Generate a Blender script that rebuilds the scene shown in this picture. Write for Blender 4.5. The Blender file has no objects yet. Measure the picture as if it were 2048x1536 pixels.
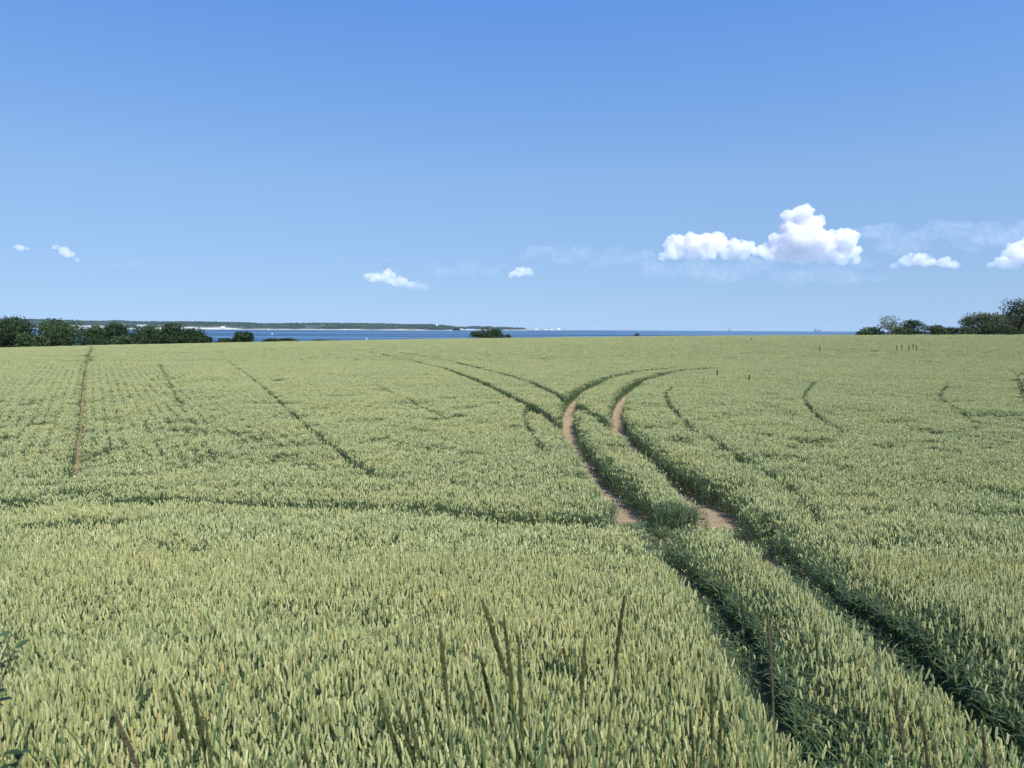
import bpy, bmesh, math, random
import numpy as np
from mathutils import Vector, Matrix, Euler

R = math.radians
rng = np.random.default_rng(7)
random.seed(7)
scn = bpy.context.scene
COL = scn.collection

# ------------------------------------------------------------------ camera
CAMZ = 2.6
cam_d = bpy.data.cameras.new('camera'); cam = bpy.data.objects.new('camera', cam_d); COL.objects.link(cam)
cam_d.sensor_width = 36.0; cam_d.lens = 36.0 * 1530 / 2048
cam_d.clip_start = 0.05; cam_d.clip_end = 90000
PITCH = math.atan((768 - 658) / 1530)
cam.location = (0, 0, CAMZ)
cam.rotation_euler = (Matrix.Rotation(math.pi / 2 - PITCH, 3, 'X') @ Matrix.Rotation(0.0045, 3, 'Z')).to_euler()
cam_d.dof.use_dof = True; cam_d.dof.focus_distance = 14.0; cam_d.dof.aperture_fstop = 9.0
scn.camera = cam

# ------------------------------------------------------------------ sky and sun
SUN_EL, SUN_AZ = 56.0, 150.0          # azimuth clockwise from the view direction (+Y)
world = bpy.data.worlds.new('World'); scn.world = world; world.use_nodes = True
wn = world.node_tree.nodes; wl = world.node_tree.links; wn.clear()
sky = wn.new('ShaderNodeTexSky'); sky.sky_type = 'NISHITA'; sky.sun_disc = False
sky.sun_elevation = R(SUN_EL); sky.sun_rotation = R(SUN_AZ)
sky.altitude = 0; sky.air_density = 1.0; sky.dust_density = 0.2; sky.ozone_density = 3.0
bg = wn.new('ShaderNodeBackground'); bg.inputs['Strength'].default_value = 0.1375
wo = wn.new('ShaderNodeOutputWorld')
# clear-day gradient: the sky is read a little above the haze-white horizon band and tinted towards deep blue with height
wtc = wn.new('ShaderNodeTexCoord'); wsp = wn.new('ShaderNodeSeparateXYZ'); wcb = wn.new('ShaderNodeCombineXYZ'); wmr = wn.new('ShaderNodeMapRange')
wl.new(wtc.outputs['Generated'], wsp.inputs[0])
wmr.inputs['From Min'].default_value = 0; wmr.inputs['From Max'].default_value = 1; wmr.inputs['To Min'].default_value = .19; wmr.inputs['To Max'].default_value = 1
wl.new(wsp.outputs[2], wmr.inputs['Value']); wl.new(wsp.outputs[0], wcb.inputs[0]); wl.new(wsp.outputs[1], wcb.inputs[1]); wl.new(wmr.outputs[0], wcb.inputs[2])
wl.new(wcb.outputs[0], sky.inputs['Vector'])
wr = wn.new('ShaderNodeValToRGB'); wl.new(wsp.outputs[2], wr.inputs[0])
wr.color_ramp.elements[0].position = 0.0; wr.color_ramp.elements[0].color = (1.20, 1.10, 1.0, 1)
wr.color_ramp.elements[1].position = .42; wr.color_ramp.elements[1].color = (.80, 1.22, 1.70, 1)
we = wr.color_ramp.elements.new(.185); we.color = (1.23, 1.32, 1.32, 1)
wmx = wn.new('ShaderNodeMix'); wmx.data_type = 'RGBA'; wmx.blend_type = 'MULTIPLY'; wmx.inputs[0].default_value = 1
wl.new(sky.outputs[0], wmx.inputs[6]); wl.new(wr.outputs[0], wmx.inputs[7])
wl.new(wmx.outputs[2], bg.inputs[0]); wl.new(bg.outputs[0], wo.inputs[0])
sun_d = bpy.data.lights.new('sun', 'SUN'); sun = bpy.data.objects.new('sun', sun_d); COL.objects.link(sun)
sun_d.energy = 5.0; sun_d.angle = R(0.53); sun_d.color = (1.0, 0.955, 0.88)
sdir = Vector((math.sin(R(SUN_AZ)) * math.cos(R(SUN_EL)), math.cos(R(SUN_AZ)) * math.cos(R(SUN_EL)), math.sin(R(SUN_EL))))
sun.rotation_euler = sdir.to_track_quat('Z', 'Y').to_euler(); sun.location = (20, -20, 40)
scn.view_settings.view_transform = 'Standard'; scn.view_settings.look = 'None'
scn.view_settings.exposure = 0.13; scn.view_settings.gamma = 1.0
scn.cycles.max_bounces = 18; scn.cycles.diffuse_bounces = 3; scn.cycles.glossy_bounces = 2
scn.cycles.transmission_bounces = 3; scn.cycles.volume_bounces = 16; scn.cycles.transparent_max_bounces = 4
scn.cycles.use_denoising = True
scn.cycles.use_adaptive_sampling = False

# ------------------------------------------------------------------ helpers
def S(a, b, t):
    t = np.clip((np.asarray(t, float) - a) / (b - a), 0, 1); return t * t * (3 - 2 * t)

def gz(x, y):
    x = np.asarray(x, float); y = np.asarray(y, float)
    xc = np.clip(x, -170, 170)
    z = .95 * (1 - S(1.7, 2.9, y)) - .9 * S(1.7, 3.4, y) - 1.3 * S(4, 20, y) + 2.0 * S(26, 140, y)
    z = z + (.0176 * xc - 5.1e-5 * xc * xc) * S(8, 150, y)
    z = z - 20 * S(150, 690, y)
    return z

_tab = np.random.default_rng(3).random((256, 256))
def vnoise(x, y, s):
    x = np.asarray(x) / s + 1000.3; y = np.asarray(y) / s + 1000.7
    xi = np.floor(x).astype(int); yi = np.floor(y).astype(int); fx = x - xi; fy = y - yi
    fx = fx * fx * (3 - 2 * fx); fy = fy * fy * (3 - 2 * fy)
    g = lambda a, b: _tab[a % 256, b % 256]
    return (g(xi, yi) * (1 - fx) + g(xi + 1, yi) * fx) * (1 - fy) + (g(xi, yi + 1) * (1 - fx) + g(xi + 1, yi + 1) * fx) * fy

def pdist(px, py, line):
    d = np.full(px.shape, 1e9)
    for (ax, ay), (bx, by) in zip(line[:-1], line[1:]):
        vx, vy = bx - ax, by - ay; L2 = vx * vx + vy * vy + 1e-9
        t = np.clip(((px - ax) * vx + (py - ay) * vy) / L2, 0, 1)
        d = np.minimum(d, np.hypot(px - ax - t * vx, py - ay - t * vy))
    return d

def tag(o, label=None, cat=None, group=None, kind=None):
    if label: o['label'] = label
    if cat: o['category'] = cat
    if group: o['group'] = group
    if kind: o['kind'] = kind
    return o

def mesh_np(name, verts, faces, mats=(), fmat=None, smooth=False):
    me = bpy.data.meshes.new(name)
    verts = np.asarray(verts, np.float32)
    if isinstance(faces, np.ndarray):
        nf, k = faces.shape
        me.vertices.add(len(verts)); me.vertices.foreach_set('co', verts.ravel())
        me.loops.add(nf * k); me.loops.foreach_set('vertex_index', faces.astype(np.int32).ravel())
        me.polygons.add(nf); me.polygons.foreach_set('loop_start', np.arange(0, nf * k, k, dtype=np.int32))
        me.update(calc_edges=True)
    else:
        me.from_pydata(verts.tolist(), [], [list(f) for f in faces])
    for m in mats: me.materials.append(m)
    if fmat is not None: me.polygons.foreach_set('material_index', np.asarray(fmat, np.int32))
    if smooth: me.polygons.foreach_set('use_smooth', np.ones(len(me.polygons), bool))
    me.update(); me.validate()
    return me

def obj(name, me, parent=None, loc=(0, 0, 0)):
    o = bpy.data.objects.new(name, me); COL.objects.link(o); o.location = loc
    if parent: o.parent = parent
    return o

def empty(name, loc, rz=0):
    o = bpy.data.objects.new(name, None); COL.objects.link(o); o.location = loc; o.rotation_euler.z = rz
    o.empty_display_size = 0.2
    return o

class MB:
    """collects shapes: verts, faces and a material index for each face"""
    def __init__(s): s.v = []; s.f = []; s.m = []
    def add(s, v, f, m=0):
        b = len(s.v); s.v += [tuple(p) for p in v]; s.f += [[i + b for i in q] for q in f]; s.m += [m] * len(f)
    def tube(s, pts, rad, n=4, m=0, cap=True):
        pts = [Vector(p) for p in pts]; v = []; f = []
        for i, p in enumerate(pts):
            d = (pts[min(i + 1, len(pts) - 1)] - pts[max(i - 1, 0)]).normalized()
            a = d.orthogonal().normalized() if abs(d.z) < .999 else Vector((1, 0, 0)); b = d.cross(a)
            r = rad[i] if hasattr(rad, '__len__') else rad
            for k in range(n):
                t = 2 * math.pi * k / n; v.append(p + a * math.cos(t) * r + b * math.sin(t) * r)
        for i in range(len(pts) - 1):
            for k in range(n):
                f.append([i * n + k, i * n + (k + 1) % n, (i + 1) * n + (k + 1) % n, (i + 1) * n + k])
        if cap: f.append(list(range(n))[::-1]); f.append([(len(pts) - 1) * n + k for k in range(n)])
        s.add(v, f, m)
    def strip(s, pts, side, wid, m=0):
        v = []; f = []
        for p, w in zip(pts, wid): v += [Vector(p) - side * w / 2, Vector(p) + side * w / 2]
        for i in range(len(pts) - 1): f.append([2 * i, 2 * i + 1, 2 * i + 3, 2 * i + 2])
        s.add(v, f, m)
    def box(s, x0, x1, y0, y1, z0, z1, m=0):
        v = [(x, y, z) for z in (z0, z1) for y in (y0, y1) for x in (x0, x1)]
        s.add(v, [[0, 2, 3, 1], [4, 5, 7, 6], [0, 1, 5, 4], [2, 6, 7, 3], [0, 4, 6, 2], [1, 3, 7, 5]], m)
    def mesh(s, name, mats, smooth=False): return mesh_np(name, s.v, s.f, mats, s.m, smooth)

# ------------------------------------------------------------------ materials
class NT:
    def __init__(s, name):
        s.mat = bpy.data.materials.new(name); s.mat.use_nodes = True
        s.t = s.mat.node_tree; s.t.nodes.clear(); s.out = s.t.nodes.new('ShaderNodeOutputMaterial')
    def n(s, ty, **kw):
        nd = s.t.nodes.new(ty)
        for k, v in kw.items(): setattr(nd, k, v)
        return nd
    def l(s, a, b): s.t.links.new(a, b)
    def noise(s, vec, scale, detail=3, rough=.55):
        nd = s.n('ShaderNodeTexNoise'); nd.inputs['Scale'].default_value = scale; nd.inputs['Detail'].default_value = detail
        nd.inputs['Roughness'].default_value = rough
        if vec is not None: s.l(vec, nd.inputs['Vector'])
        return nd.outputs['Fac']
    def ramp(s, fac, stops):
        r = s.n('ShaderNodeValToRGB'); e = r.color_ramp.elements
        e[0].position, e[0].color = stops[0][0], (*stops[0][1], 1)
        e[1].position, e[1].color = stops[-1][0], (*stops[-1][1], 1)
        for p, c in stops[1:-1]:
            q = e.new(p); q.color = (*c, 1)
        s.l(fac, r.inputs[0]); return r.outputs[0]
    def mix(s, fac, a, b, blend='MIX'):
        m = s.n('ShaderNodeMix', data_type='RGBA', blend_type=blend)
        for sock, v in ((m.inputs[0], fac), (m.inputs[6], a), (m.inputs[7], b)):
            if isinstance(v, (int, float)): sock.default_value = v
            elif isinstance(v, tuple): sock.default_value = (*v, 1)
            else: s.l(v, sock)
        return m.outputs[2]
    def math(s, op, a, b=None, clamp=False):
        m = s.n('ShaderNodeMath', operation=op, use_clamp=clamp)
        for sock, v in ((m.inputs[0], a), (m.inputs[1], b)):
            if v is None: continue
            if isinstance(v, (int, float)): sock.default_value = v
            else: s.l(v, sock)
        return m.outputs[0]

def leaf_mat(name, cols, trans=0.3, rough=.6, spec=.25, patch=None, whole=False):
    """foliage: colour differs from piece to piece (random per instance) and over the ground (world noise)"""
    t = NT(name)
    oi = t.n('ShaderNodeObjectInfo'); geo = t.n('ShaderNodeNewGeometry')
    rnd = t.math('FRACT', t.math('ADD', oi.outputs['Random'], t.math('MULTIPLY', geo.outputs['Random Per Island'], 1.7)))
    if whole: rnd = oi.outputs['Random']
    c = t.ramp(rnd, cols)
    if patch:
        f = t.noise(geo.outputs['Position'], patch[0], 3)
        f = t.ramp(f, [(.4, (0, 0, 0)), (.66, (1, 1, 1))])
        c = t.mix(f, c, t.mix(patch[2], c, patch[1]))
    p = t.n('ShaderNodeBsdfPrincipled'); t.l(c, p.inputs['Base Color']); p.inputs['Roughness'].default_value = rough
    p.inputs['Specular IOR Level'].default_value = spec
    tr = t.n('ShaderNodeBsdfTranslucent'); t.l(t.mix(.5, c, (.9, 1., .45), 'MULTIPLY'), tr.inputs[0])
    m = t.n('ShaderNodeMixShader'); m.inputs[0].default_value = trans
    t.l(p.outputs[0], m.inputs[1]); t.l(tr.outputs[0], m.inputs[2]); t.l(m.outputs[0], t.out.inputs[0])
    return t.mat

def plain(name, col, rough=.7, var=.15, scale=3.0, metal=0):
    t = NT(name); geo = t.n('ShaderNodeNewGeometry')
    f = t.noise(geo.outputs['Position'], scale, 4)
    c = t.ramp(f, [(.3, tuple(max(0, k * (1 - var)) for k in col)), (.7, tuple(min(1, k * (1 + var)) for k in col))])
    p = t.n('ShaderNodeBsdfPrincipled'); t.l(c, p.inputs['Base Color']); p.inputs['Roughness'].default_value = rough
    p.inputs['Metallic'].default_value = metal
    t.l(p.outputs[0], t.out.inputs[0]); return t.mat

EAR = [(0, (.27, .32, .125)), (.35, (.45, .49, .205)), (.75, (.61, .63, .292)), (.965, (.73, .72, .36)), (.988, (.70, .60, .22)), (1, (.64, .45, .12))]  # dark-to-bright spread also imitates uneven light from ear to ear
M_ear = leaf_mat('wheat_ear', EAR, .18, .65, .2, (.22, (.64, .58, .22), .40))
M_ear_near = leaf_mat('wheat_ear_near', EAR, .18, .65, .2, (.22, (.64, .58, .22), .40), True)
M_stem = leaf_mat('wheat_stem', [(0, (.13, .20, .095)), (.6, (.18, .25, .115)), (1, (.25, .29, .12))], .15, .6)
M_leaf = leaf_mat('wheat_leaf', [(0, (.065, .115, .058)), (.5, (.105, .165, .075)), (.92, (.16, .215, .085)), (1, (.32, .27, .08))], .33, .5)

# ------------------------------------------------------------------ ground
def graded(a, pts):  # list of (upto, step)
    out = [a]
    for upto, st in pts:
        n = max(1, int(round((upto - out[-1]) / st))); b = out[-1]
        out += [b + (upto - b) * (i + 1) / n for i in range(n)]
    return out

TR_L = [(14.19, 67.62), (10.61, 64.24), (7.77, 59.02), (6.02, 54.34), (4.6, 49.88), (3.59, 44.93), (3.02, 40.53), (2.65, 35.63), (2.43, 31.84), (2.39, 28.72), (2.47, 25.35), (2.59, 22.5), (2.73, 20.74), (2.81, 19.62), (2.79, 18.1)]
TR_R = [(17.8, 67.55), (14.61, 65.39), (11.67, 60.7), (9.46, 56.23), (7.72, 50.46), (6.53, 45.44), (5.72, 40.96), (4.91, 35.61), (4.65, 31.19), (4.64, 28.0), (4.62, 24.83), (4.68, 22.63), (4.75, 21.18), (4.88, 19.84), (4.90, 17.7)]
# crop edge on the near side of each wheel trough through the headland
EDGE_L = [(2.2, 3.4), (1.9, 4.6), (1.85, 5.75), (1.89, 6.88), (2.04, 8.29), (2.13, 10.09), (2.21, 12.01), (2.28, 14.3)]
EDGE_R = [(3.36, 3.4), (3.3, 4.97), (3.28, 5.67), (3.28, 6.9), (3.35, 8.1), (3.47, 9.32), (3.67, 11.55), (4.1, 14.82)]
TR_M1 = [(-22.15, 104.56), (-14.19, 87.48), (-9.55, 76.75), (-5.32, 65.51), (-3.01, 57.46), (-1.19, 50.31), (-0.2, 45.15), (0.61, 41.6), (1.31, 38.07), (1.82, 34.11), (2.11, 31.6)]
TR_M2 = [(-13.27, 92.59), (-7.78, 81.39), (-3.28, 69.58), (-0.28, 60.22), (1.41, 53.69), (2.36, 47.97), (2.86, 44.05), (3.61, 39.24), (3.97, 35.66), (4.15, 32.78), (4.19, 29.44)]
TR_T = [(-88, 160), (-66.28, 120.6), (-48.94, 88.25), (-37.29, 66.7), (-25.25, 44.82), (-17.95, 31.59), (-14.38, 25.1), (-12.02, 20.78)]
SEAM = [(-18, 16.6), (-13.69, 16.89), (-11.69, 17.24), (-9.59, 17.6), (-6.46, 17.02), (-2.46, 16.62), (-0.23, 15.5), (1.1, 15.42), (2.37, 15.2), (5, 15.3)]
THIN = [([(-34.02, 89.09), (-20.43, 59.53), (-12.83, 42.14), (-8.24, 31.03), (-5.73, 25.31), (-3.92, 21.33)], .15, .25),
        ([(0.84, 41.1), (0.59, 35.2), (0.7, 31.09), (0.9, 27.53), (1.1, 24.95)], .15, .25),
        ([(10.83, 51.48), (9.24, 45.89), (8.33, 40.28), (7.87, 35.95), (7.5, 31.73), (7.46, 28.06)], .16, .3),
        ([(7.46, 28.06), (7.31, 22.69), (7.25, 20.69), (7.16, 19.21), (6.19, 14.88)], .16, .5),
        ([(21.85, 54.96), (18.58, 48.18), (16.63, 43.48), (15.2, 38.82), (14.17, 34.59), (13.51, 30.96)], .17, .35),
        ([(31.13, 54.26), (25.75, 45.87), (23.3, 40.83), (21.9, 36.87), (20.63, 33.69)], .16, .5),
        ([(-34.54, 74.77), (-26.26, 58.18), (-19.84, 44.88), (-16.6, 38.36)], .16, .6),
        ([(-9.42, 52.49), (-5.22, 40.99), (-3.04, 34.55)], .14, .75),
        ([(37.81, 104.23), (38.45, 95.63), (40.53, 91.83), (44.37, 91.1)], .5, .5),
        ([(37.89, 74.71), (41.4, 73.99)], .5, .6)]
HOLES = [(-1.64, 23.0, .36, .3), (-11.68, 29.9, .65, .5), (-12.48, 30.17, .6, .5), (-10.7, 29.35, .65, .5), (.33, 6.15, .24, .6), (.55, 6.0, .2, .6),
         (-2.61, 35.51, .35, .5), (10.23, 25.17, .45, .7), (-16.96, 55.79, .9, .7), (1.07, 10.14, .22, .7), (-1.34, 7.62, .2, .75)]

xs = graded(-14000, [(-1000, 1000), (-200, 80), (-30, 5), (-8, 1), (8, .25), (30, 1), (200, 5), (1000, 80), (14000, 1000)])
ys = graded(-14000, [(-1000, 1000), (-60, 80), (-4, 4), (1, .5), (30, .25), (60, .6), (200, 4), (760, 20), (1500, 150)])
X, Y = np.meshgrid(xs, ys)
Z = gz(X, Y)
near = (np.abs(X) < 40) & (Y > 2) & (Y < 70)
Z = Z + np.where(near, (vnoise(X, Y, .5) - .5) * .05 + (vnoise(X, Y, 1.9) - .5) * .05, 0)
for tr in (TR_L, TR_R):                      # wheels pressed the soil down a little
    Z = Z - .05 * (1 - S(.15, .45, pdist(X, Y, tr)))
nx, ny = len(xs), len(ys)
idx = np.arange(nx * ny).reshape(ny, nx)
quads = np.stack([idx[:-1, :-1], idx[:-1, 1:], idx[1:, 1:], idx[1:, :-1]], -1).reshape(-1, 4)
t = NT('soil_and_grass'); geo = t.n('ShaderNodeNewGeometry'); pos = geo.outputs['Position']
soil = t.mix(t.noise(pos, 1.3, 6, .65), (.25, .175, .092), (.43, .325, .185))
soil = t.mix(t.ramp(t.noise(pos, 24, 4, .7), [(.35, (0, 0, 0)), (.7, (1, 1, 1))]), soil, t.mix(.5, soil, (.55, .44, .31)))
grass = t.mix(t.noise(pos, .6, 5), (.06, .11, .03), (.13, .18, .06))
sep = t.n('ShaderNodeSeparateXYZ'); t.l(pos, sep.inputs[0])
inf = t.math('MULTIPLY', t.math('GREATER_THAN', sep.outputs[1], 3.2), t.math('LESS_THAN', sep.outputs[1], 196))
p = t.n('ShaderNodeBsdfPrincipled'); t.l(t.mix(inf, grass, soil), p.inputs['Base Color']); p.inputs['Roughness'].default_value = .95
p.inputs['Specular IOR Level'].default_value = .1
b = t.n('ShaderNodeBump'); b.inputs['Strength'].default_value = .9; b.inputs['Distance'].default_value = .03
t.l(t.math('ADD', t.noise(pos, 16, 6, .7), t.noise(pos, 60, 3, .6)), b.inputs['Height']); t.l(b.outputs[0], p.inputs['Normal'])
t.l(p.outputs[0], t.out.inputs[0])
ground = obj('ground', mesh_np('ground', np.stack([X, Y, Z], -1).reshape(-1, 3), quads, [t.mat], smooth=True))
tag(ground, 'brown field soil and grassy land sloping down to the sea', 'ground', kind='structure')

# ------------------------------------------------------------------ sea
SEA = -15.4
t = NT('sea_water'); tc = t.n('ShaderNodeNewGeometry'); pos = tc.outputs['Position']
mp = t.n('ShaderNodeMapping'); mp.inputs['Scale'].default_value = (.00022, .0024, 0); t.l(pos, mp.inputs[0])
streak = t.ramp(t.noise(mp.outputs[0], 1.0, 5, .6), [(.42, (0, 0, 0)), (.58, (1, 1, 1))])
col = t.mix(streak, (.013, .050, .105), (.110, .205, .300))
p = t.n('ShaderNodeBsdfPrincipled'); t.l(col, p.inputs['Base Color']); p.inputs['Roughness'].default_value = .55
p.inputs['Specular IOR Level'].default_value = .25; p.inputs['IOR'].default_value = 1.33
b = t.n('ShaderNodeBump'); b.inputs['Strength'].default_value = .8; b.inputs['Distance'].default_value = 1.0
t.l(t.noise(pos, .12, 5, .6), b.inputs['Height']); t.l(b.outputs[0], p.inputs['Normal'])
t.l(p.outputs[0], t.out.inputs[0])
v = [(-15000, 420, SEA), (15000, 420, SEA)]
arc = [(15000 * math.cos(a), 420 + 14500 * math.sin(a), SEA) for a in np.linspace(0, math.pi, 96)]
sea = obj('sea', mesh_np('sea', arc, [list(range(96))], [t.mat]))
tag(sea, 'blue sea with paler wind streaks reaching the horizon', 'sea', kind='structure')

# ------------------------------------------------------------------ wheat crop
def ear(mb, p, d, L, w, lod, m=0):
    d = d.normalized(); a = d.orthogonal().normalized(); q = Matrix.Rotation(random.random() * 6.28, 3, d); a = q @ a; b2 = d.cross(a)
    if lod == 0:      # spikelets in two zigzag rows along a core
        mb.tube([p, p + d * L], [w * .22, w * .12], 4, m)
        n = 10
        for i in range(n):
            s = 1 if i % 2 else -1
            c = p + d * (L * (i + .3) / n) + a * s * w * .22
            ll = L / n * 2.7; ww = w * (.40 if 0 < i < n - 2 else .30)
            dd = (d + a * s * .28).normalized(); bb = b2
            aa = dd.cross(bb)
            v = [c - dd * ll * .35] + [c + aa * ww * .8, c + bb * ww * 1.3, c - aa * ww * .8, c - bb * ww * 1.3] + [c + dd * ll * .75]
            mb.add(v, [[0, 2, 1], [0, 3, 2], [0, 4, 3], [0, 1, 4], [5, 1, 2], [5, 2, 3], [5, 3, 4], [5, 4, 1]], m)
    else:
        pts = [p, p + d * L * .2, p + d * L * .7, p + d * L]
        rr = [w * .2, w * .5, w * .45, w * .1]
        n = 4 if lod == 1 else 3
        v = []; f = []
        for i, (c, r) in enumerate(zip(pts, rr)):
            for k in range(n):
                tt = 2 * math.pi * k / n + .4 * i
                v.append(c + (a * math.cos(tt) + b2 * math.sin(tt)) * r)
        for i in range(3):
            for k in range(n): f.append([i * n + k, i * n + (k + 1) % n, (i + 1) * n + (k + 1) % n, (i + 1) * n + k])
        mb.add(v, f, m)

def plant(mb, x, y, lod, hs=1.0, eared=True):
    h = random.gauss(.735, .028) * hs
    az = random.random() * 6.28; lean = abs(random.gauss(.035, .03)) if random.random() > .05 else random.uniform(.12, .24)
    dx, dy = math.cos(az) * lean, math.sin(az) * lean
    pts = [Vector((x + dx * tt * tt, y + dy * tt * tt, h * tt)) for tt in (0, .35, .7, 1)]
    if lod < 2:
        mb.tube(pts, [.0026, .0025, .002, .0015], 3, 1, cap=False)
    else:
        sd = Vector((math.cos(az), math.sin(az), 0)); mb.strip([pts[0], pts[3]], sd, [.007, .006], 1)
    ed = pts[3] - pts[2] + Vector((random.gauss(0, .03), random.gauss(0, .03), 0))
    L = random.gauss(.076, .010); w = .0148 if lod == 0 else .0165
    if eared: ear(mb, pts[3], ed + Vector((random.gauss(0, .02), random.gauss(0, .02), 0)), L, w, lod, 0)
    nl = (4 if lod == 0 else (3 if lod == 1 else 2)) + (0 if eared else 2)
    for i in range(nl):
        z = h * (random.uniform(.78, .9) if i == 0 else random.uniform(.3, .82)); ang = random.random() * 6.28
        o = Vector((math.cos(ang), math.sin(ang), 0)); sd = Vector((-o.y, o.x, random.gauss(0, .3))).normalized()
        ll = random.uniform(.13, .22); up = random.uniform(.45, 1.0); droop = random.uniform(.1, .9)
        k = (0, .33, .66, 1) if lod == 0 else (0, .5, 1)
        tt = z / h; base = Vector((x + dx * tt * tt, y + dy * tt * tt, z))
        P = [base + o * ll * q * .7 + Vector((0, 0, ll * (up * q - droop * q * q))) for q in k]
        W = [.007, .012, .010, .002] if lod == 0 else [.010, .015, .003]
        mb.strip(P, sd, W, 2)

protos_near, protos_tuft, protos_patch = [], [], []
def proto(name, mb, lst):
    o = bpy.data.objects.new(name, mb.mesh(name, [M_ear_near if lst is protos_near else M_ear, M_stem, M_leaf])); lst.append(o)
for i in range(10):
    mb = MB(); plant(mb, 0, 0, 0); proto('wheat_plant_%02d' % i, mb, protos_near)
for i in range(10):
    mb = MB()
    for k in range(8):
        a = random.random() * 6.28; r = .1 * math.sqrt(random.random()); plant(mb, r * math.cos(a), r * math.sin(a), 1)
    proto('wheat_tuft_%02d' % i, mb, protos_tuft)
for i in range(5):      # leafy shoots without ears, kept at the end of each list
    mb = MB(); plant(mb, 0, 0, 0, 1, False); proto('wheat_shoot_%02d' % i, mb, protos_near)
    mb = MB()
    for k in range(8):
        a = random.random() * 6.28; r = .1 * math.sqrt(random.random()); plant(mb, r * math.cos(a), r * math.sin(a), 1, 1, random.random() < .15)
    proto('wheat_tuft_leafy_%02d' % i, mb, protos_tuft)
for i in range(6):
    mb = MB(); hs0 = random.random() * 100
    for k in range(90):
        x, y = random.uniform(-.36, .36), random.uniform(-.36, .36)
        plant(mb, x, y, 2, 1 + (float(vnoise(x + hs0, y, .16)) - .5) * .16)
    proto('wheat_patch_%02d' % i, mb, protos_patch)

def make_instancer(name, pts, rot, scl, ids, protos):
    col = bpy.data.collections.new(name + '_kinds')
    for o in protos: col.objects.link(o)
    me = bpy.data.meshes.new(name); me.vertices.add(len(pts)); me.vertices.foreach_set('co', np.asarray(pts, np.float32).ravel())
    for an, ty, arr, key in (('rot', 'FLOAT_VECTOR', rot, 'vector'), ('scl', 'FLOAT_VECTOR', scl, 'vector'), ('kind_id', 'INT', ids, 'value')):
        at = me.attributes.new(an, ty, 'POINT'); at.data.foreach_set(key, np.asarray(arr, np.int32 if ty == 'INT' else np.float32).ravel())
    o = obj(name, me)
    ng = bpy.data.node_groups.new(name, 'GeometryNodeTree')
    ng.interface.new_socket('Geometry', in_out='INPUT', socket_type='NodeSocketGeometry')
    ng.interface.new_socket('Geometry', in_out='OUTPUT', socket_type='NodeSocketGeometry')
    gi = ng.nodes.new('NodeGroupInput'); go = ng.nodes.new('NodeGroupOutput')
    ip = ng.nodes.new('GeometryNodeInstanceOnPoints'); ci = ng.nodes.new('GeometryNodeCollectionInfo')
    ci.inputs['Collection'].default_value = col; ci.inputs['Separate Children'].default_value = True; ci.inputs['Reset Children'].default_value = True
    ip.inputs['Pick Instance'].default_value = True
    def na(nm, ty):
        n = ng.nodes.new('GeometryNodeInputNamedAttribute'); n.data_type = ty; n.inputs[0].default_value = nm
        return [s for s in n.outputs if s.enabled and s.name == 'Attribute'][0]
    ng.links.new(gi.outputs[0], ip.inputs['Points']); ng.links.new(ci.outputs[0], ip.inputs['Instance'])
    ng.links.new(na('kind_id', 'INT'), ip.inputs['Instance Index'])
    ng.links.new(na('rot', 'FLOAT_VECTOR'), ip.inputs['Rotation']); ng.links.new(na('scl', 'FLOAT_VECTOR'), ip.inputs['Scale'])
    ng.links.new(ip.outputs[0], go.inputs[0])
    md = o.modifiers.new('scatter', 'NODES'); md.node_group = ng
    return o

def grid(y0, y1, sp, xmax=None):
    yy = np.arange(y0, y1, sp); W = .72 * y1 + 3
    xx = np.arange(-W, W, sp); gx, gy = np.meshgrid(xx, yy)
    gx = gx.ravel() + rng.uniform(-.55, .55, gx.size) * sp; gy = gy.ravel() + rng.uniform(-.55, .55, gy.size) * sp
    k = np.abs(gx) < .70 * gy + 2.5
    return gx[k], gy[k]

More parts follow.
